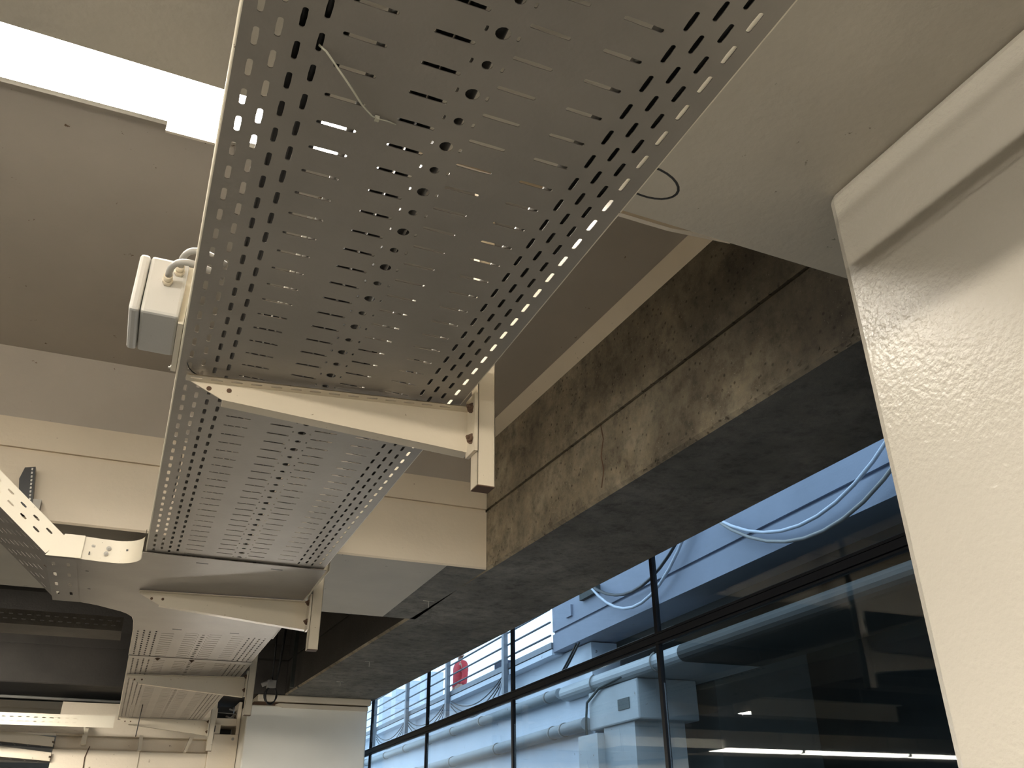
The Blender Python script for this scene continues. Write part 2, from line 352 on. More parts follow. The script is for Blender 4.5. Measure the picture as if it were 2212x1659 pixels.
# ------------------------------------------------------------------ glazing
t = thing('window_1', 'x', 'x', (GX, 3, -H0)); del t['label']; del t['category']; t['kind'] = 'structure'
tz = lambda y: .775 - .0142 * y
b = MB(); b.hexa([(GX - .05, -6.5, -H0), (GX + .04, -6.5, -H0), (GX + .04, 11, -H0), (GX - .05, 11, -H0), (GX - .05, -6.5, -H0 + .08), (GX + .04, -6.5, -H0 + .08), (GX + .04, 11, -H0 + .08), (GX - .05, 11, -H0 + .08)]); b.build('sill', M['frame'], t)
b = MB()
for dz, x0, x1, h in ((0, GX - .014, GX + .012, .026), (.029, GX - .012, GX + .012, .009), (-.011, GX - .012, GX + .012, .007)):
    y0, y1 = -6.5, 11
    b.hexa([(x0, y0, tz(y0) + dz), (x1, y0, tz(y0) + dz), (x1, y1, tz(y1) + dz), (x0, y1, tz(y1) + dz), (x0, y0, tz(y0) + dz + h), (x1, y0, tz(y0) + dz + h), (x1, y1, tz(y1) + dz + h), (x0, y1, tz(y1) + dz + h)])
b.build('transom', M['frame'], t)
MY = [3.19 + 1.562 * k for k in range(-6, 6)]
for y in MY:
    b = MB(); b.box(GX - .010, GX + .010, y - .010, y + .013, -H0 + .08, ZC); b.build('mullion', M['frame'], t)
for i in range(len(MY) - 1):
    y0, y1 = MY[i] + .0135, MY[i + 1] - .0105
    b = MB(); b.hexa([(GX, y0, -H0 + .08), (GX + .008, y0, -H0 + .08), (GX + .008, y1, -H0 + .08), (GX, y1, -H0 + .08), (GX, y0, tz(y0) - .012), (GX + .008, y0, tz(y0) - .012), (GX + .008, y1, tz(y1) - .012), (GX, y1, tz(y1) - .012)]); b.build('pane', M['glass'], t)
    b = MB(); b.hexa([(GX, y0, tz(y0) + .045), (GX + .008, y0, tz(y0) + .045), (GX + .008, y1, tz(y1) + .045), (GX, y1, tz(y1) + .045), (GX, y0, ZC), (GX + .008, y0, ZC), (GX + .008, y1, ZC), (GX, y1, ZC)]); b.build('pane', M['glass'], t)

# ------------------------------------------------------------------ perforated sheet
def perforated(b, cols, u0, u1, v0, v1, p, th, fn, mi=0, seg=3):
    """cols: (kind, centre u, phase 0..1, half length, half width); fn(u, v, w) -> 3D. Slots are real holes."""
    def ext(c): return (c[1] - c[4], c[1] + c[4]) if c[0] == 'L' else (c[1] - c[3], c[1] + c[3])
    cols = sorted(cols, key=lambda c: c[1]); bounds = []; prev = u0
    for i, c in enumerate(cols):
        lo, hi = ext(c)
        nlo = ext(cols[i + 1])[0] if i + 1 < len(cols) else u1
        a = max(prev, lo - .006) if i else lo - .006
        nb = min(hi + .006, (hi + nlo) / 2); a = max(a, prev)
        if a - prev > 1e-5: bounds.append((prev, a, None))
        bounds.append((a, nb, c)); prev = nb
    if u1 - prev > 1e-5: bounds.append((prev, u1, None))
    def rect(a, bb, c, d):
        P = [(a, c), (bb, c), (bb, d), (a, d)]
        b.add([fn(u, v, 0) for u, v in P] + [fn(u, v, th) for u, v in P], [(0, 1, 2, 3), (7, 6, 5, 4)], mi)
    for a, bb, c in bounds:
        if c is None:
            rect(a, bb, v0, v1); continue
        kind, cu, ph, hl, hw = c[:5]; alt = c[5] if len(c) > 5 else 1.0
        k0 = math.ceil((v0 - ph * p - p * .5) / p + .5 - 1e-6)
        centre = lambda k: (k + ph) * p
        while centre(k0) - p / 2 < v0: k0 += 1
        k1 = k0
        while centre(k1) + p / 2 <= v1: k1 += 1
        if centre(k0) - p / 2 - v0 > 1e-6: rect(a, bb, v0, centre(k0) - p / 2)
        if v1 - (centre(k1) - p / 2) > 1e-6: rect(a, bb, centre(k1) - p / 2, v1)
        for k in range(k0, k1):
            cv = centre(k); f = alt if k % 2 else 1.0
            ring = []; quad = []
            r = hw * f; L = max(hl * f - r, 0)
            # four quadrant arcs, starting at angle 0 (+u)
            for q in range(4):
                for j in range(seg):
                    an = (q + j / seg) * PI / 2
                    du, dv = r * math.cos(an), r * math.sin(an)
                    su = 1 if q in (0, 3) else -1; sv = 1 if q in (0, 1) else -1
                    if q == 0 and j == 0: su, sv = 1, 0
                    if q == 1 and j == 0: su, sv = 0, 1
                    if q == 2 and j == 0: su, sv = -1, 0
                    if q == 3 and j == 0: su, sv = 0, -1
                    if kind == 'L':
                        dv += sv * L
                        if j == 0 and q in (0, 2): pass
                    else: du += su * L
                    ring.append((cu + du, cv + dv))
            n = len(ring)
            mid = [(bb, cv), (cu, cv + p / 2), (a, cv), (cu, cv - p / 2)]; cor = [(bb, cv + p / 2), (a, cv + p / 2), (a, cv - p / 2), (bb, cv - p / 2)]
            P = ring + mid + cor
            fs = []
            for q in range(4):
                q2 = (q + 1) % 4
                arc = [(q * seg + j) % n for j in range(seg + 1)]
                fs.append([n + q, n + 4 + q, n + q2] + arc[::-1])
            m = len(P)
            b.add([fn(u, v, 0) for u, v in P] + [fn(u, v, th) for u, v in P],
                  [tuple(f) for f in fs] + [tuple(m + i for i in f[::-1]) for f in fs] + [(i, (i + 1) % n, m + (i + 1) % n, m + i) for i in range(n)], mi)
PB = .0520
TCOLS = [('L', .0066, .17, .0150, .0040), ('L', .0311, .70, .0150, .0040), ('L', .0555, .22, .0150, .0040), ('L', .0808, .77, .0150, .0040),
         ('T', .1302, .30, .0272, .0035), ('T', .2287, .42, .0262, .0035), ('L', .2595, .91, .0042, .0022), ('T', .2806, .91, .0098, .0098, .74), ('L', .3012, .91, .0042, .0022),
         ('T', .3325, .45, .0270, .0035), ('T', .4303, .43, .0270, .0035),
         ('L', .4802, .95, .0150, .0036), ('L', .5043, .46, .0150, .0036), ('L', .5279, .93, .0150, .0036), ('L', .5505, .42, .0150, .0036)]
XL, XR, ZT = -.017, .579, .857
def flange(b, side, y0, y1, xo, h=.074, th=.0015, z0=ZT, mi=0, slots=True, phase=.2):
    """vertical slotted side with a rolled bottom corner and an inward top lip; side=-1 at low x"""
    f = lambda u, v, w: (xo + side * (-w), v, z0 + u)
    if slots: perforated(b, [('L', .030, phase, .013, .0035), ('L', .052, phase + .5, .013, .0035)], .004, h, y0, y1, PB, th, f, mi, 2)
    else: b.box(min(xo, xo - side * th), max(xo, xo - side * th), y0, y1, z0 + .004, z0 + h)
    arc = [(xo - side * .004 + side * .004 * math.sin(a), z0 + .004 - .004 * math.cos(a)) for a in [0, PI / 8, PI / 4, PI * 3 / 8, PI / 2]]
    arc2 = [(xo - side * .004 + side * .0025 * math.sin(a), z0 + .004 - .0025 * math.cos(a)) for a in [PI / 2, PI / 4, 0]]
    b.prism(arc + arc2, y0, y1, XZ, mi)
    x1 = xo - side * .012; b.box(min(xo, x1), max(xo, x1), y0, y1, z0 + h, z0 + h + th, mi=mi)
def cable_tray(label, y0, y1, xs=(1, 0), z0=ZT, fpar=True):
    """xs: scale, offset about the left edge for the slightly wider far trays"""
    t = thing('cable_tray', label, 'cable tray', (.28, (y0 + y1) / 2, z0))
    sc, of = xs; fx = lambda u: XL + (u - XL) * sc + of
    b = MB(); perforated(b, TCOLS, XL + .004, XR - .004, y0, y1, PB, .0015, lambda u, v, w: (fx(u), v, z0 + w))
    b.build('perforated_base', M['tray'], t)
    b = MB(); flange(b, -1, y0, y1, fx(XL), z0=z0); b.build('side_flange', M['traypaint'], t)
    b = MB(); flange(b, 1, y0, y1, fx(XR), z0=z0); b.build('side_flange', M['traypaint'], t)
    return t
cable_tray('wide perforated steel cable tray running overhead, nearest and largest of the row', -.41, 3.06)
tB = cable_tray('short perforated steel tray just past the plain tee section', 4.27, 5.02, (1.035, .003), ZT - .0005)
tC = cable_tray('last perforated steel tray, above the two far brackets', 5.022, 7.9, (1.045, .005), ZT + .002)
b = MB(); b.box(-.012, .60, 4.99, 5.06, ZT - .0035, ZT - .0015); b.build('joint_plate', M['tray'], tC)
for x in (.13, .30):
    b = MB(); b.bolt((x, 5.03, ZT - .0035), (0, 0, -1), .009, .006); b.build('bolt', M['rust'], tC)
# small slotted rim joining
# ------------------------------------------------------------------ tee section
t = thing('tray_tee', 'plain grey steel tee section linking the trays, branching towards the rising tray', 'cable tray', (.28, 3.65, ZT))
def arcpts(cx, cy, rx, ry, a0, a1, n=8): return [(cx + rx * math.cos(math.radians(a0 + (a1 - a0) * i / n)), cy + ry * math.sin(math.radians(a0 + (a1 - a0) * i / n))) for i in range(n + 1)]
near_c = [(-.024, 3.05)] + arcpts(-.115, 3.12, .091, .10, 0, 90, 8) + [(-.16, 3.217), (-.232, 3.205)]
far_c = [(-.229, 3.848), (-.16, 3.885)] + [(-.069, 3.965), (-.045, 4.0), (-.025, 4.05), (-.016, 4.13), (-.012, 4.31)]
poly = near_c + far_c + [(.605, 4.31), (.585, 3.05)]
b = MB(); b.prism(poly, ZT - .006, ZT - .004, XY); b.build('plain_base', M['tray'], t)
def ribbon(b, pts, z0, z1, th=.0018, inn=1, lip=0):
    n = len(pts); P = [Vector((p[0], p[1], 0)) for p in pts]; Q = []
    for i in range(n):
        tt = (P[min(i + 1, n - 1)] - P[max(i - 1, 0)]).normalized(); nn = Vector((-tt.y, tt.x, 0)) * inn; Q.append(P[i] + nn * th)
    for L in (P, Q):
        b.add([(p.x, p.y, z) for z in (z0, z1) for p in L], [(i, i + 1, n + i + 1, n + i) for i in range(n - 1)], 0, True)
    for z in (z0, z1):
        b.add([(p.x, p.y, z) for L in (P, Q) for p in L], [(i, i + 1, n + i + 1, n + i) for i in range(n - 1)], 0)
b = MB(); ribbon(b, near_c, ZT - .006, ZT + .072, inn=1); fl = b.build('side_flange', M['traypaint'], t)
for x, z in ((-.185, .90), (-.135, .898), (-.14, .879)):
    b = MB(); b.bolt((x, 3.213, z), (0, -1, 0), .0052, .004); b.build('bolt', M['zinc'], t)
for x, z, w_, h_ in ((-.192, .873, .003, .010), (-.076, .896, .006, .005)):
    b = MB(); b.box(x - w_ / 2, x + w_ / 2, 3.203, 3.214, z - h_ / 2, z + h_ / 2); b.build('punched_hole', M['black'], t)
b = MB(); ribbon(b, far_c, ZT - .006, ZT + .072, inn=1); b.build('side_flange', M['traypaint'], t)
b = MB(); b.box(.5955, .5975, 3.05, 4.31, ZT - .006, ZT + .072); b.build('side_flange', M['traypaint'], t)
for x, y in ((-.195, 3.36), (-.19, 3.62)):
    b = MB(); b.tube([(x, y, ZT - .0062), (x, y, ZT - .0066)], .006, 10); b.build('punched_hole', M['black'], t)
for x, y, hy in ((.17, 3.115, .0045), (.42, 3.10, .0045), (.17, 4.25, .008), (.42, 4.245, .008)):
    b = MB(); b.box(x - .02, x + .02, y - hy, y + hy, ZT - .0066, ZT - .006); b.build('edge_notch', M['black'], t)

# coupling piece at the branch and the rising tray
t = thing('rising_tray', 'slotted pale tray climbing away from the tee at a slant', 'cable tray', (-.33, 3.5, ZT))
SL = math.radians(40.0)
def rise(s, w=0, y=0):      # s along the slope, w normal to the base (inside the tray)
    return (-.322 - s * math.cos(SL) + w * math.sin(SL), y, ZT + s * math.sin(SL) + w * math.cos(SL))
rc = []
for i in range(9): rc.append(('L' if i not in (2, 6) else 'L', 3.25 + .066 * i, (.3 if i % 2 else .8), .014, .0045))
b = MB(); perforated(b, rc, 3.198, 3.83, 0, .335, .062, .0015, lambda u, v, w: rise(v, w, u)); b.build('perforated_base', M['tray'], t)
for yy, sgn in ((3.198, 1), (3.83, -1)):
    b = MB(); perforated(b, [('L', .030, .35, .014, .0035), ('L', .055, .85, .014, .0035)], .0, .078, .0, .335, .062, .0015, lambda u, v, w: rise(v, u, yy + sgn * w), 0, 2)
    b.build('side_flange', M['traypaint'], t)
b = MB()
cc = [('L', 3.29, .1, .010, .006), ('L', 3.43, .1, .010, .006), ('L', 3.57, .1, .010, .006), ('L', 3.71, .1, .010, .006)]
perforated(b, [('T', 3.29 + .14 * k, .5, .026, .0055) for k in range(4)], 3.2, 3.84, -.322, -.226, .046, .0015, lambda u, v, w: (v, u, ZT - .008 - w)); b.build('coupling_plate', M['tray'], t)
b = MB()
f2 = lambda u, v, w: (v, 3.199 - w, ZT + u)
perforated(b, [('L', .022, .62, .0125, .003), ('L', .052, .62, .0125, .003)], -.006, .072, -.262, -.214, .0478, .0015, f2, 0, 2)
b.add([(-.322, 3.1985, ZT - .006), (-.262, 3.1985, ZT - .006), (-.262, 3.1985, ZT + .072), (-.277, 3.1985, ZT + .072)], [(0, 1, 2, 3)])
b.add([(-.322, 3.2, ZT - .006), (-.262, 3.2, ZT - .006), (-.262, 3.2, ZT + .072), (-.277, 3.2, ZT + .072)], [(0, 1, 2, 3)])
b.build('coupling_flange', M['traypaint'], t)
b = MB(); b.tube([rise(.02, -.0, 3.4), (-.30, 3.4, ZT - .008)], .003, 6); b.build('hook', M['rust'], t)

# ------------------------------------------------------------------ cantilever brackets on ceiling hung struts
def bracket(label, xt, yt, xr, yr, zt=ZT - .004, depth=.106, strut=None, slots=True):
    t = thing('cantilever_bracket', label, 'bracket', (xr, yr, zt - depth))
    dx, dy = xr - xt, yr - yt; L = math.hypot(dx, dy); ux, uy = dx / L, dy / L
    W = lambda s, n, z: (xt + ux * s - uy * n * 0, yt + uy * s + n, z)
    cut = .078; dt = depth * .42
    poly = [(0, zt), (L, zt), (L, zt - depth), (cut, zt - dt), (.004, zt - .006)]
    b = MB(); b.prism(poly, 0, .003, lambda s, z, n: W(s, n, z))
    b.hexa([W(cut, 0, zt - dt), W(L, 0, zt - depth), W(L, .035, zt - depth), W(cut, .035, zt - dt), W(cut, 0, zt - dt + .003), W(L, 0, zt - depth + .003), W(L, .035, zt - depth + .003), W(cut, .035, zt - dt + .003)])
    b.build('arm', M['arm'], t, bevel=.0015)
    b = MB(); cw = [('L', .5, 0, 0, 0)]
    if slots:
        perforated(b, [('L', -.015, .5, .012, .0042)], -.028, 0.0, 0.0, L - .002, .040, .002, lambda u, v, w: W(v, u, zt - .009 + w), 0, 2)
    else: b.hexa([W(0, -.02, zt), W(L, -.02, zt), W(L, 0, zt), W(0, 0, zt), W(0, -.02, zt + .003), W(L, -.02, zt + .003), W(L, 0, zt + .003), W(0, 0, zt + .003)])
    b.build('top_flange', M['arm'], t)
    for s in (.048, .088):
        b = MB(); p = Vector(W(s, 0, zt - .022)); b.tube([p, p + Vector((0, -.0012, 0))], .0052, 10); b.build('bolt_hole', M['rust'], t)
    sx, sy, zb, ztop = strut
    b = MB()
    b.box(sx, sx + .003, sy, sy + .041, zb, ztop); b.box(sx, sx + .041, sy, sy + .003, zb, ztop); b.box(sx, sx + .041, sy + .038, sy + .041, zb, ztop)
    b.box(sx + .038, sx + .041, sy, sy + .012, zb, ztop); b.box(sx + .038, sx + .041, sy + .029, sy + .041, zb, ztop)
    b.build('hanging_strut', M['arm'], t, bevel=.001)
    b = MB(); b.box(sx - .009, sx - .001, min(sy, yr) - .004, sy + .05, zt - depth - .012, zt + .02); b.build('root_plate', M['arm'], t)
    for z in (zt - .012, zt - depth + .02):
        b = MB(); b.bolt((sx - .009, sy + .012, z), (-1, -.6, 0), .008, .010); b.build('bolt', M['rust'], t)
    b = MB(); b.box(sx + .001, sx + .04, sy + .001, sy + .04, zb - .002, zb + .002); b.build('end_cap', M['rust'], t)
    return t
bracket('largest cream cantilever bracket, under the nearest tray with a row of slots above it', .004, 1.715, .600, 1.640, strut=(.604, 1.598, .660, ZC))
bracket('cream cantilever bracket with two holes below the plain tee section', -.014, 3.575, .615, 3.520, zt=ZT - .012, strut=(.618, 3.455, .655, ZC), slots=False)
bracket('cream cantilever bracket against the dark recess, just left of the pale pier', -.005, 5.63, .640, 5.50, strut=(.640, 5.36, .635, ZC), slots=False)
bracket('last cream cantilever bracket, in front of the pale end wall', -.003, 7.715, .660, 7.70, strut=(.662, 7.62, .630, ZS + .3 - .3 + .0), slots=False)

# ------------------------------------------------------------------ cables in the trays
def cable(label, mat, x, y0, y1, z, r, amp=.006, ph=0, group=None, cross=0):
    b = MB(); n = int((y1 - y0) / .12) + 2
    pts = [(x + cross * (i / n) + amp * math.sin(i * .55 + ph), y0 + (y1 - y0) * i / n, z + .0008 * math.sin(i * .8 + ph * 2)) for i in range(n + 1)]
    b.tube(pts, r, 7); return tag(b.build('cable', mat, None, loc=(x, (y0 + y1) / 2, z)), label, 'cable', group)
spec = [(.055, 'cabk', .0085), (.081, 'cabk', .009), (.106, 'cabk', .006), (.152, 'cagr', .0055), (.168, 'cabk', .008), (.195, 'cabk', .0115), (.220, 'cabk', .0115), (.244, 'cabk', .011), (.278, 'cabk', .0135),
        (.456, 'cagr', .007), (.483, 'cabk', .0105), (.508, 'cabk', .0115), (.534, 'cabk', .0115)]
LB = {'cabk': ('black power cable lying inside the perforated trays, seen through the slots', 'black cables in the trays'),
      'cagr': ('grey cable lying inside the perforated trays, seen through the slots', 'grey cables in the trays')}
ORD = ['first', 'second', 'third', 'fourth', 'fifth', 'sixth', 'seventh', 'eighth', 'ninth', 'tenth', 'eleventh']
nk = 0
for i, (x, m, r) in enumerate(spec):
    if m == 'cabk':
        lab = '%s full length black cable in the trays, counted from the junction box side' % ORD[nk]; nk += 1
    else:
        lab = 'thin grey cable lying above the crosswise slots %s the junction box' % ('nearest' if x < .3 else 'farthest from')
    cable(lab, M[m], x, -.4, 7.85, ZT + .0055 + r + .002, r, .0008, i * 1.7, LB[m][1])
for q, (x, r) in enumerate(((.122, .007), (.138, .006), (.318, .0085), (.342, .008), (.436, .0075))):
    cable('%s shorter black cable, starting before the largest bracket, counted from the box' % ORD[q], M['cabk'], x, 1.38 + x * .3, 7.84, ZT + .0055 + r + .002, r, .0008, x * 9, LB['cabk'][1])
for q, (x, r) in enumerate(((.009, .007), (.034, .008), (.304, .008), (.326, .009), (.350, .009), (.374, .008), (.418, .008), (.437, .008), (.563, .010))):
    cable('%s black cable lying only in the far trays, counted from the lamp side' % ORD[q], M['cabk'], x * 1.045 + .005, 4.35, 7.84, ZT + .0255 + r, r, .0008, x * 9, 'black cables of the far trays')
cable('black cable lying slantwise across the nearest tray', M['cabk'], .29, 1.1, 4.9, ZT + .034, .009, .01, .4, None, .10)
cable('white cable lying slantwise across the nearest tray', M['cawh'], .40, .9, 4.6, ZT + .056, .006, .012, 2, None, -.06)
cable('thin white cable running beside the lamp lit edge of the tray', M['cawh'], .130, 1.15, 7.8, ZT + .034, .0045, .014, 1)
cable('grey cable wandering across the middle of the trays', M['cagr'], .345, 1.3, 7.8, ZT + .012, .007, .02, 3)
cable('grey cable near the flange beside the junction box', M['cagr'], .020, 1.75, 7.8, ZT + .012, .006, .007, 5)

# cable ties
def tie(label, mat, pts, wid=.0018, head=None):
    b = MB(); b.tube(pts, .0021, 6, rb=.0009)
    if head: b.box(head[0] - .003, head[0] + .003, head[1] - .003, head[1] + .003, head[2] - .003, head[2] + .003)
    return tag(b.build('cable_tie', mat, None), label, 'cable tie')
tie('clear nylon cable tie dangling from a slot of the nearest tray', M['tie'], [(.0805, .775, ZT + .003), (.090, .775, ZT - .004), (.108, .788, ZT - .012), (.130, .808, ZT - .017), (.150, .832, ZT - .016), (.168, .852, ZT - .010), (.176, .858, ZT - .006), (.190, .860, ZT - .003), (.203, .863, ZT - .002)], head=(.176, .858, ZT - .006))
lp = []
for i in range(15):
    a = math.radians(-100 + 200 * i / 14)
    lp.append((.578 + .058 * (math.cos(a) + .17) / 1.17, .846 + .030 * math.sin(a) + .0 * i, ZT + .012 - .008 * math.cos(a)))
tie('thin black cable tie looping out beyond the edge of the nearest tray', M['cabk'], lp)
tie('short bent black wire poking through the slots beside the junction box', M['cabk'], [(.000, 1.665, ZT + .004), (.002, 1.66, ZT - .003), (.006, 1.675, ZT - .004), (.014, 1.69, ZT - .004), (.024, 1.70, ZT - .004), (.030, 1.715, ZT - .001), (.031, 1.725, ZT + .004)])
b = MB(); b.tube([(.135, 6.9, ZT + .0), (.132, 6.9, .80), (.128, 6.9, .70), (.126, 6.9, .648)], .0035, 6); tag(b.build('hanging_wire', M['cabk']), 'straight black wire hanging down in front of the last bracket', 'wire')

# ------------------------------------------------------------------ junction box
t = thing('junction_box', 'pale plastic junction box fixed to the outer side of the nearest tray', 'junction box', (-.07, 1.57, .868))
b = MB(); b.box(-.096, -.028, 1.505, 1.665, .866, .990); b.build('body', M['box'], t, bevel=.006)
b = MB(); b.box(-.116, -.0975, 1.505, 1.665, .866, .990); b.build('lid', M['box'], t, bevel=.006)
b = MB(); b.box(-.0285, -.0185, 1.52, 1.72, .862, .990); b.build('mounting_plate', M['traypaint'], t)
for gx, gz in ((-.060, .936), (-.043, .962)):
    b = MB(); b.tube([(gx, 1.505, gz), (gx, 1.492, gz)], .0095, 6); b.tube([(gx, 1.492, gz), (gx, 1.478, gz)], .0082, 10); b.build('cable_gland', M['brass'], t)
b = MB(); b.bolt((-.024, 1.73, .874), (-1, 0, 0), .006, .006); b.build('bolt', M['zinc'], t)
for k, (gx, gz, zz, lab) in enumerate(((-.060, .936, .955, 'grey cable curving from the lower gland of the junction box into the tray'), (-.043, .962, .985, 'grey cable curving from the upper gland of the junction box into the tray'))):
    b = MB(); pts = []
    for i in range(11):
        a = i / 10
        pts.append((gx + (.035 - gx) * a ** 2.2, 1.479 - .045 * math.sin(PI * min(a * .75 + .0, 1)) , gz + (zz - gz) * math.sin(a * PI / 2) - .02 * a * a))
    b.tube(pts, .0062, 9); tag(b.build('cable', M['cagr']), lab, 'cable')

# ------------------------------------------------------------------ fluorescent lamps
def batten(label, x0, x1, y0, y1, z, mat=None, wide=True, group=None):
    t = thing('fluorescent_lamp', label, 'lamp', ((x0 + x1) / 2, (y0 + y1) / 2, z), group)
    b = MB(); ym = (y0 + y1) / 2; hw = (y1 - y0) / 2
    b.prism([(ym - hw, z + .05), (ym - hw, z + .03), (ym - hw + .03, z), (ym + hw - .03, z), (ym + hw, z + .03), (ym + hw, z + .05)], x0, x1, YZ); b.build('diffuser', mat or M['lamp'], t)
    for xa, xb in ((x0 - .012, x0 - .0005), (x1 + .0005, x1 + .012)):
        b = MB(); b.box(xa, xb, y0 - .004, y1 + .004, z - .002, z + .10); b.build('end_cap', M['lampbody'], t)
    b = MB(); b.box(x0, x1, y0 - .004, y1 + .004, z + .0502, z + .10); b.box(x0, x1, y0 - .004, y0 - .001, z + .032, z + .0502); b.box(x0, x1, y1 + .001, y1 + .004, z + .032, z + .0502); b.build('housing', M['lampbody'], t)
    if wide:
        b = MB(); b.box(x0 - .1, x1 + .1, y0 - .02, y1 + .10, z + .1002, z + .106); b.build('mounting_tray', M['lampbody'], t)
        b = MB(); b.box(-.145, -.03, y1 + .004, y1 + .012, z + .0, z + .10); b.build('clip_plate', M['lampbody'], t)
    for x in (x0 + .25, x1 - .25):
        b = MB()
        if z > .5: b.tube([(x, ym, z + .1), (x, ym, ZC + .001)], .006, 6); b.build('hanger_rod', M['zinc'], t)
        else:      # the added low fill lamp stands on two posts beside its diffuser
            b.box(x - .015, x + .015, y1 + .004, y1 + .034, -H0, z + .1); b.build('post', M['zinc'], t)
    return t
batten('glaring white fluorescent ceiling lamp, partly hidden by the nearest tray', -1.25, .40, 1.49, 1.76, 1.52)
batten('fluorescent lamp in line with the glaring one, further from the windows', -3.4, -1.75, 1.52, 1.74, 1.52, wide=False)
for i, (x, y, z) in enumerate(((-3.6, -2.3, .98), (.75, -1.7, .985), (-6.0, 1.6, 1.45), (-1.65, 6.5, .95), (-.3, -5.2, 1.0), (1.1, 6.0, .20))):
    lt = batten('fluorescent lamp ' + ('behind the viewer, away from the windows', 'behind the viewer, beside the column', 'two rows of bays away from the windows', 'near the pale end wall, added unseen to brighten it', 'far behind the viewer', 'on posts low in the bay before the pale pier, added unseen to light it', 'above the cross beam edge, over the trays before the pale pier')[i], x - .8, x + .8, y - .1, y + .1, z, mat=M['fillmid'] if z == .95 else M['fillpier'] if z == .20 else M['lamplow'] if z < 1.2 and z != .985 else None, wide=False, group='other garage lamps')
    b = MB(); b.box(x - .82, x + .82, y - .20, y + .20, z + .1005, z + .108); b.build('added_visor', M['lampbody'], lt)  # added lid that keeps lamp light out of the coffers
    if z == .95:
        b = MB(); b.box(x - .82, x + .82, y - .125, y - .12, z - .03, z + .1); b.build('added_side_shield', M['lampbody'], lt)  # added plate that keeps this lamp's light off the rising tray
def swap(o):                     # turn an added lamp so that its light falls on the column
    o.rotation_euler.z = PI / 2
for cx, cz, mt, lb in ((-1.5, 1.0, 'fillcross', 'added unseen fill lamp running across the others, nearer the viewer'), (-2.15, .74, 'fillcross', 'added unseen lower fill lamp running across the others, beyond the first crosswise one')):
    lt = batten(lb, cx - .8, cx + .8, -.75, -.55, cz, mat=M[mt], wide=False); swap(lt)
    b = MB(); b.box(cx - .82, cx + .82, -.85, -.45, cz + .1005, cz + .108); b.build('added_visor', M['lampbody'], lt)  # added lid blocking the turned lamp's upward light
for i in range(3):
    x = -3.4 - i * 1.85
    batten(('nearest the windows', 'middle', 'farthest from the windows')[i] + ' of three lamps in the distant row mirrored in the glass', x - .90, x + .90, 9.9, 10.1, .98, mat=M['lampfar'], wide=False, group='distant lamp row')

# ------------------------------------------------------------------ other trays and bits in the left background
t = thing('cable_tray', 'dim slotted tray running across the dark recess', 'cable tray', (-1.8, 6.1, 1.15))
b = MB(); perforated(b, [('L', .028, .3, .012, .0035), ('L', .056, .8, .012, .0035)], 0, .082, -3.5, -.08, .049, .0015, lambda u, v, w: (v, 5.9 + w, 1.150 + u), 0, 2); b.build('side_flange', M['dimtray'], t)
b = MB(); b.box(-3.5, -.08, 5.9, 6.2, 1.148, 1.15); b.build('base', M['dimtray'], t)
t = thing('cable_tray', 'pale slotted tray running sideways behind the last bracket', 'cable tray', (-1.6, 7.8, ZT))
b = MB(); perforated(b, [('L', .022, .3, .013, .0035), ('L', .052, .3, .013, .0035)], -.004, .078, -1.35, -.23, .052, .0015, lambda u, v, w: (v, 7.50 + w, ZT - .095 + u), 0, 2); b.build('side_flange', M['traypaint'], t)
b = MB(); b.box(-.235, -.03, 7.495, 7.4995, ZT - .099, ZT - .016); b.build('joint_flange', M['traypaint'], t)
b = MB(); perforated(b, [('L', 7.60, .3, .013, .008), ('L', 7.75, .8, .013, .008), ('L', 7.9, .3, .013, .008)], 7.5, 8.0, -1.35, -.23, .09, .0015, lambda u, v, w: (v, u, ZT - .099 + w)); b.build('perforated_base', M['tray'], t)
b = MB(); b.box(-1.35, -.23, 7.998, 8.0, ZT - .099, ZT - .02); b.build('side_flange', M['traypaint'], t)
for k, (za, zb, zc, lab) in enumerate(((.770, .735, .668, 'upper of two pale tray brackets beside the end wall'), (.660, .625, .565, 'lower of two pale tray brackets beside the end wall'))):
    t = thing('cantilever_bracket', lab, 'bracket', (-.44, 8.1, zc))
    b = MB(); b.prism([(-1.3, za + .055), (-.436, zb), (-.436, zc), (-1.3, za - .03)], 8.08, 8.084, XZ); b.build('arm', M['arm'], t)
    b = MB(); b.prism([(-1.3, za - .035), (-.436, zc), (-.436, zc + .004), (-1.3, za - .031)], 8.084, 8.13, XZ); b.build('lower_flange', M['arm'], t)
    b = MB(); b.bolt((-.442, 8.09, (zb + zc) / 2), (0, -1, 0), .008, .01); b.build('bolt', M['rust'], t)
    tt = thing('cable_tray', 'slotted tray resting on the %s pale bracket beside the end wall' % ('upper' if k == 0 else 'lower'), 'cable tray', (-1.5, 8.4, zb + .02))
    b = MB(); perforated(b, [('T', 8.26 + .13 * q, .5, .045, .007) for q in range(4)], 8.16, 8.74, -1.4, -.45, .10, .002, lambda u, v, w: (v, u, za - .012 - (v + 1.6) * .045 + w)); b.build('perforated_base', M['tray'], tt)
b = MB(); b.tube([(-1.5, 8.26, 1.050), (-1, 8.27, 1.046), (.75, 8.30, 1.036)], .012, 8); tag(b.build('conduit_pipe', M['cagr']), 'thin grey conduit under the dark far cross beam', 'pipe')
b = MB(); b.tube([(-1.5, 8.6, 1.072), (.75, 8.6, 1.072)], .010, 8); tag(b.build('conduit_pipe', M['cabk']), 'black conduit pressed against the far cross beam', 'pipe')

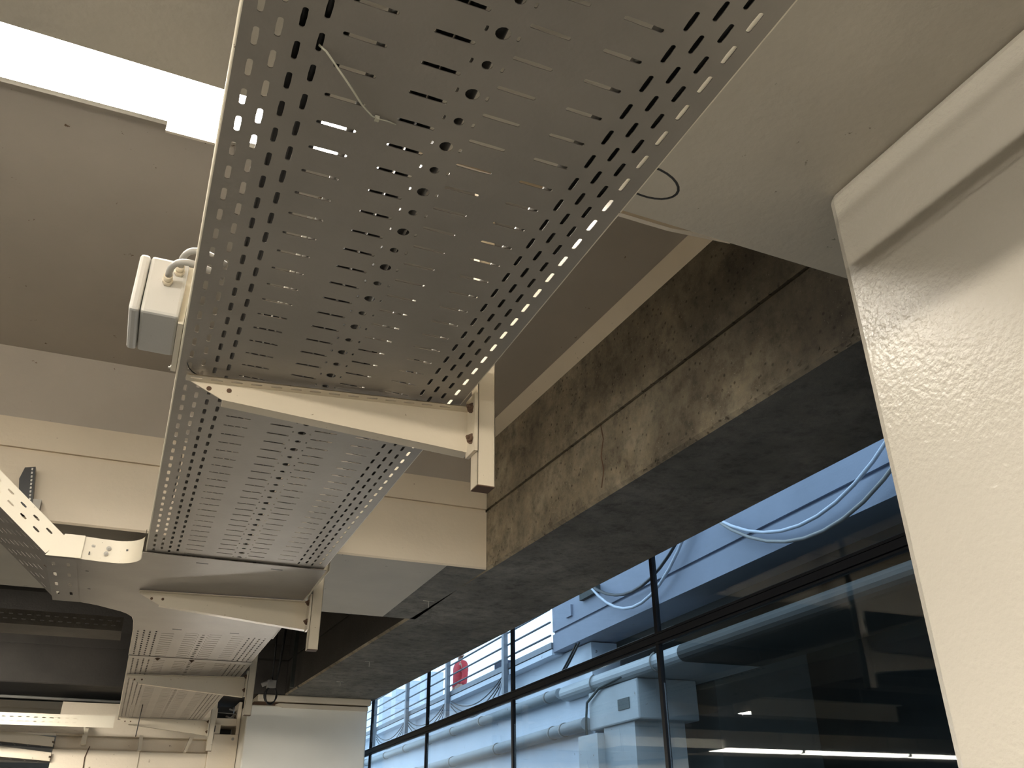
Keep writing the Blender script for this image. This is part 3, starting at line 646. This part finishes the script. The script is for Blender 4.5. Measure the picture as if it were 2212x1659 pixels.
# black perforated stub bracket on the cream cross beam
t = thing('stub_bracket', 'small black wedge shaped bracket with white holes on the cream cross beam', 'bracket', (-.44, 3.59, 1.11))
b = MB()
pl = [(-.498, 1.272), (-.463, 1.280), (-.442, 1.135), (-.444, 1.095), (-.482, 1.095), (-.507, 1.225)]
b.prism(pl, 3.555, 3.598, XZ); b.build('wedge_arm', M['black'], t)
for i in range(9):
    a = i / 8; x, z = -.472 + .018 * a, 1.268 - .118 * a
    b = MB(); b.box(x - .0028, x + .0028, 3.552, 3.5548, z - .0042, z + .0042); b.build('punched_hole', M['cawh'], t)
b = MB(); b.box(-.47, -.415, 3.56, 3.598, 1.095, 1.155); b.build('foot_plate', M['zinc'], t)
for z in (1.112, 1.135):
    b = MB(); b.bolt((-.452, 3.56, z), (0, -1, 0), .009, .008); b.build('bolt', M['zinc'], t)

# coiled cable near the far pier
t = thing('cable_coil', 'dark loops of cable hanging from a clamp beside the far pier', 'cable coil', (1.09, 7.6, 1.0))
b = MB()
for k in range(3):
    pts = [(1.10 + (.052 + .006 * k) * math.cos(a * 2 * PI / 18) * .8, 7.58 + .012 * k, 1.055 + (.075 - .008 * k) * math.sin(a * 2 * PI / 18)) for a in range(19)]
    b.tube(pts, .006, 6)
b.build('loop', M['cabk'], t)
b = MB(); b.tube([(1.02, 7.6, 1.13), (1.10, 7.58, 1.17)], .018, 8); b.box(1.06, 1.13, 7.57, 7.62, 1.11, 1.17); b.build('clamp', M['cagr'], t)
b = MB(); b.tube([(1.10, 7.6, 1.12), (1.09, 7.55, 1.4), (1.08, 7.5, ZC)], .007, 6); b.tube([(1.13, 7.6, 1.12), (1.14, 7.5, 1.4), (1.15, 7.45, ZC)], .010, 6); b.build('riser_cable', M['cabk'], t)
b = MB()
for x in (1.2, 1.26): b.box(x, x + .03, 7.3, 7.32, ZS, ZC)
tag(b.build('service_duct', M['extdark']), 'dark vertical duct in the recess behind the coiled cable', 'duct')

# hangers' stalactites on raw soffit
for x, y in ((1.35, 4.25), (1.50, 6.0), (1.51, 6.9)):
    b = MB(); b.tube([(x, y, ZS + .001), (x, y, ZS - .035)], [.003, .0015], 5); b.tube([(x - .03, y, ZS - .001), (x + .03, y, ZS - .001)], .0018, 5)
    tag(b.build('lime_stalactite', M['cawh']), 'tiny white lime drip under the raw beam, ' + {4.25: 'nearest the cream cross beam', 6.0: 'between the other two drips', 6.9: 'closest to the pale pier'}[y], 'mineral drip', 'lime drips under the raw beam')

# ------------------------------------------------------------------ outside
TH = math.radians(2.1); OX, OY = 5.7, 10.4
def E(s, n, z): return (OX + math.sin(TH) * s + math.cos(TH) * n, OY + math.cos(TH) * s - math.sin(TH) * n, z)
ES = lambda n, z, s: E(s, n, z)
b = MB(); b.box(GX + .1, 40, -30, 60, -H0 - .3, -H0); struct(b.build('ground', M['ground']))
# projecting beam box
t = thing('exterior_beam', 'pale bluish concrete beam with a groove outside the upper windows', 'beam', E(-4, 0, 2.45))
b = MB(); b.prism([(0, 2.455), (.55, 2.455), (.55, 7), (0, 7), (0, 2.745), (.03, 2.745), (.03, 2.705), (0, 2.705)], -16, 1.55, ES); b.build('beam_body', M['ext'], t)
b = MB(); b.box(-16, 1.2, .56, 7, 2.25, 2.5, xf=E); o = b.build('deck_underside', M['extdark'], t)
b = MB(); b.box(-.1, .45, -.06, 0, 2.96, 3.06, xf=E); b.build('fixing_block', M['extdark'], t)
b = MB(); b.box(.82, 1.0, -.03, 0, 2.84, 3.0, xf=E); b.build('fixing_block', M['ext'], t)
# parapet wall under the railing
t = thing('parapet_wall', 'white painted wall below the railing outside the windows', 'wall', E(9, 0, -H0))
b = MB(); b.box(.60, 26, .16, .6, -H0, 2.44, xf=E); b.box(1.56, 26, -.02, .6, 2.42, 2.50, xf=E); b.build('wall_body', M['extwhite'], t)
b = MB(); b.box(1.56, 26, -.03, .64, 2.515, 2.60, xf=E); b.build('coping', M['rail'], t)
b = MB(); b.box(1.56, 26, -.005, .6, 2.5, 2.515, xf=E); b.build('shadow_gap', M['black'], t)
# lower recessed facade
t = thing('recessed_facade', 'dark recessed facade beneath the exterior beam', 'wall', E(-7, 2.5, -H0))
b = MB(); b.box(-16, 1.2, 2.6, 2.8, -H0, 2.25, xf=E); b.build('wall_body', M['extdark'], t)
b = MB(); b.box(-.9, .59, 1.12, 2.59, -H0, 2.25, xf=E); b.build('return_wall', M['extgreen'], t)
t = thing('bullnose_ledge', 'rounded concrete ledge ending beside the white wall', 'ledge', E(-4, 0, 1.75))
pr = [(.0 + .10 - .10 * math.sin(a), 1.85 - .10 * math.cos(a)) for a in [PI * k / 8 for k in range(9)]]
b = MB(); b.prism(pr + [(.15, 1.95), (.15, 1.75)], -1.9, 1.40, ES, smooth=False); b.box(-1.9, .585, .15, 1.1, 1.75, 1.95, xf=E); b.build('ledge_body', M['pipe'], t)
b = MB(); b.prism(pr + [(1.1, 1.95), (1.1, 1.75)], -16, -1.9, ES); b.build('shaded_ledge_section', M['extdark'], t)  # same ledge, its shaded run painted as a dark material
for s in (.35, -1.3):
    b = MB(); b.tube([E(s, .10 - .115 * math.sin(a), 1.85 - .115 * math.cos(a)) for a in [PI * k / 8 for k in range(8)]], .010, 6); b.build('strap', M['cagr'], t)
t = thing('column_head', 'bluish column with a wide head below the rounded ledge outside', 'column', E(-.1, .3, -H0))
b = MB(); b.box(-.82, .56, .06, .9, 1.27, 1.747, xf=E); b.build('head', M['pipe'], t, bevel=.02)
b = MB(); b.box(-.62, .22, .10, .8, -H0, 1.27, xf=E); b.build('shaft', M['pipe'], t)
b = MB(); b.box(.22, .80, .0, .155, -H0, 1.215, xf=E); b.build('side_box', M['pipe'], t)
b = MB(); b.box(-.60, -.30, .05, .06, 1.42, 1.55, xf=E); b.build('patch', M['extgreen'], t)
b = MB(); b.tube([E(-.5, .03, 1.80), E(.15, .03, 1.76), E(.52, .02, 1.62), E(.575, .02, 1.4), E(.575, .02, 1.19)], .018, 6); b.build('downpipe', M['extgreen'], t)
# pipes
def pipe(label, z0, z1, s0, s1, r, n=.06, clips=()):
    t = thing('wall_pipe', label, 'pipe', E((s0 + s1) / 2, n, z0))
    zz = lambda s: z0 + (z1 - z0) * (s - s0) / (s1 - s0)
    b = MB(); b.tube([E(s0, n, z0), E(s1, n, z1)], r, 14); b.build('pipe_body', M['pipe'], t)
    for s in clips:
        b = MB(); b.tube([E(s, n, zz(s)), E(s + .05, n, zz(s))], r + .012, 14); b.build('pipe_clip', M['cagr'], t)
    return t
pipe('upper pale pipe running along the white wall outside, below the window transom', 1.87, 1.85, 1.5, 24, .075, clips=(1.9, 3.2, 4.9, 6.6, 8.3, 10.2, 12.1, 14.3))
pipe('lower pale pipe running along the white wall outside', 1.37, 1.20, .65, 24, .085, clips=(1.35, 1.75, 4.1, 6.6, 9.2, 12))
# railing
t = thing('railing', 'grey steel railing with horizontal rails on top of the white wall', 'railing', E(9, -.05, 2.1))
for s in (3.42, 6.66, 9.8, 13.05, 16.3, 19.5):
    b = MB(); b.prism([(s - .055, 2.12), (s + .055, 2.12), (s + .055, 2.62), (s + .04, 3.9), (s - .04, 3.9), (s - .055, 2.62)], -.11, -.035, lambda u, v, n: E(u, n, v)); b.build('post', M['rail'], t)
for z in (2.70, 2.895, 3.09, 3.285, 3.48, 3.675, 3.87):
    b = MB(); b.tube([E(1.56, -.035, z), E(25, -.035, z)], .016, 8); b.build('rail', M['rail'], t)
b = MB(); b.box(4.05, 4.4, .1, .3, 2.6, 2.78, xf=E); tag(b.build('equipment_box', M['navy']), 'small dark box standing on the coping behind the railing', 'box')
# dangling cables outside
def drape(label, s0, z0, s1, z1, sag, r, mat, n=-.10, k=12, group=None):
    pts = [E(s0 + (s1 - s0) * i / k, n, z0 + (z1 - z0) * i / k - sag * 4 * (i / k) * (1 - i / k)) for i in range(k + 1)]
    b = MB(); b.tube(pts, r, 6); return tag(b.build('cable', mat), label, 'cable', group)
drape('pale cable draped in a long loop over the exterior beam beside the cream column', -3.1, 3.02, -6.2, 3.30, .62, .018, M['caou'])
drape('dark cable sagging below the pale looped cable outside', -3.1, 3.0, -6.3, 3.10, .66, .018, M['cagr'])
drape('dark cable looped across the exterior beam behind the wide mullion', .0, 3.07, -2.8, 3.35, .50, .020, M['cabk'])
drape('white cable looped across the exterior beam behind the wide mullion', .0, 3.05, -2.75, 3.30, .66, .020, M['caou'])
for i, s in enumerate((3.42, 6.66, 9.8)):
    bay = ('in the railing bay next to the equipment box', 'in the railing bay below the person in red', 'in the railing bay beyond the person in red')[i]
    for j in range(3):
        drape('%s of three thin dark cables sagging %s' % (('topmost', 'middle', 'lowest')[j], bay), s + .1 + .05 * j, 2.45 - .06 * j, s + 3.05, 2.40 - .05 * j, .26 + .05 * j, .010, M['cabk'], n=-.05, group='cables between the railing posts')
    drape('white cable hanging beside a post ' + bay, s + .1, 2.40, s + .9, 2.10, .22, .014, M['caou'], n=-.07, group='white cables beside the posts')
for j in range(2):
    drape(('outer' if j == 0 else 'inner') + ' of two black cables running down beside the end of the exterior beam', .70 - .1 * j, 2.42, 1.45 - .1 * j, 2.02, .02, .016, M['cabk'], n=-.02, group='cables at the beam end')
# walkway and distant building
b = MB(); b.box(1.56, 26, .64, 5, 1.95, 2.11, xf=E); struct(b.build('walkway', M['ext']))
t = thing('distant_building', 'pale pillared building faintly seen through the railing', 'building', E(40, 10, -H0))
b = MB(); b.box(36, 50, 8, 9, -H0, 4.2, xf=E); b.build('lower_floors', M['far'], t)
for i in range(4):
    b = MB(); b.box(36 + i * 3.2, 37 + i * 3.2, 7.6, 8.6, 4.2, 8, xf=E); b.build('pillar', M['far'], t)

# person in red behind the railing
t = thing('person', 'person in a red jacket with arms at the sides, standing behind the railing', 'person', E(8.9, .9, 2.13))
def skinned(name, verts, edges, radii, mat, root=0, sub=2):
    me = D.meshes.new(name); me.from_pydata([tuple(Vector(v) - Vector(t['_o'])) for v in verts], edges, [])
    o = D.objects.new(name, me); COL.objects.link(o); o.parent = t
    m = o.modifiers.new('skin', 'SKIN'); m.use_smooth_shade = True
    for i, r in enumerate(radii): me.skin_vertices[0].data[i].radius = (r, r) if not isinstance(r, tuple) else r
    me.skin_vertices[0].data[root].use_root = True
    s_ = o.modifiers.new('sub', 'SUBSURF'); s_.levels = sub; s_.render_levels = sub
    me.materials.append(mat); return o
P = lambda a, n, z: E(8.9 + a * 1.15, .9 + n, z + .50)
body_v = [P(0, 0, 2.50), P(0, 0, 2.78), P(0, 0, 2.98), P(0, 0, 3.10), P(0, 0, 3.22), P(0, .0, 3.30),
          P(.20, 0, 3.02), P(.26, .02, 2.76), P(.27, -.06, 2.52), P(.275, -.08, 2.44), P(-.20, 0, 3.02), P(-.26, .02, 2.76), P(-.27, -.06, 2.52), P(-.275, -.08, 2.44),
          P(.10, 0, 2.40), P(.11, .01, 2.05), P(.11, .04, 1.68), P(.11, -.08, 1.65), P(-.10, 0, 2.40), P(-.11, .01, 2.05), P(-.11, .04, 1.68), P(-.11, -.08, 1.65)]
body_e = [(0, 1), (1, 2), (2, 3), (3, 4), (4, 5), (2, 6), (6, 7), (7, 8), (8, 9), (2, 10), (10, 11), (11, 12), (12, 13), (0, 14), (14, 15), (15, 16), (16, 17), (0, 18), (18, 19), (19, 20), (20, 21)]
skinned('body', body_v, body_e, [.14, .13, .14, .06, .075, .085, .07, .048, .035, .03, .07, .048, .035, .03, .09, .062, .042, .04, .09, .062, .042, .04], M['skin'])
skinned('jacket', [P(0, 0, 2.50), P(0, 0, 2.78), P(0, 0, 3.0), P(0, 0, 3.09), P(.21, 0, 3.02), P(.27, .02, 2.76), P(.28, -.05, 2.54), P(-.21, 0, 3.02), P(-.27, .02, 2.76), P(-.28, -.05, 2.54)],
        [(0, 1), (1, 2), (2, 3), (2, 4), (4, 5), (5, 6), (2, 7), (7, 8), (8, 9)], [.185, .175, .17, .09, .09, .072, .058, .09, .072, .058], M['red'])
skinned('trousers', [P(0, 0, 2.50), P(.10, 0, 2.40), P(.11, .01, 2.05), P(.11, .04, 1.70), P(-.10, 0, 2.40), P(-.11, .01, 2.05), P(-.11, .04, 1.70)], [(0, 1), (1, 2), (2, 3), (0, 4), (4, 5), (5, 6)], [.15, .11, .085, .065, .11, .085, .065], M['navy'])
skinned('hair', [P(0, .02, 3.28), P(0, .03, 3.33)], [(0, 1)], [.098, .09], M['hair'])

for o in D.objects:
    if '_o' in o: del o['_o']
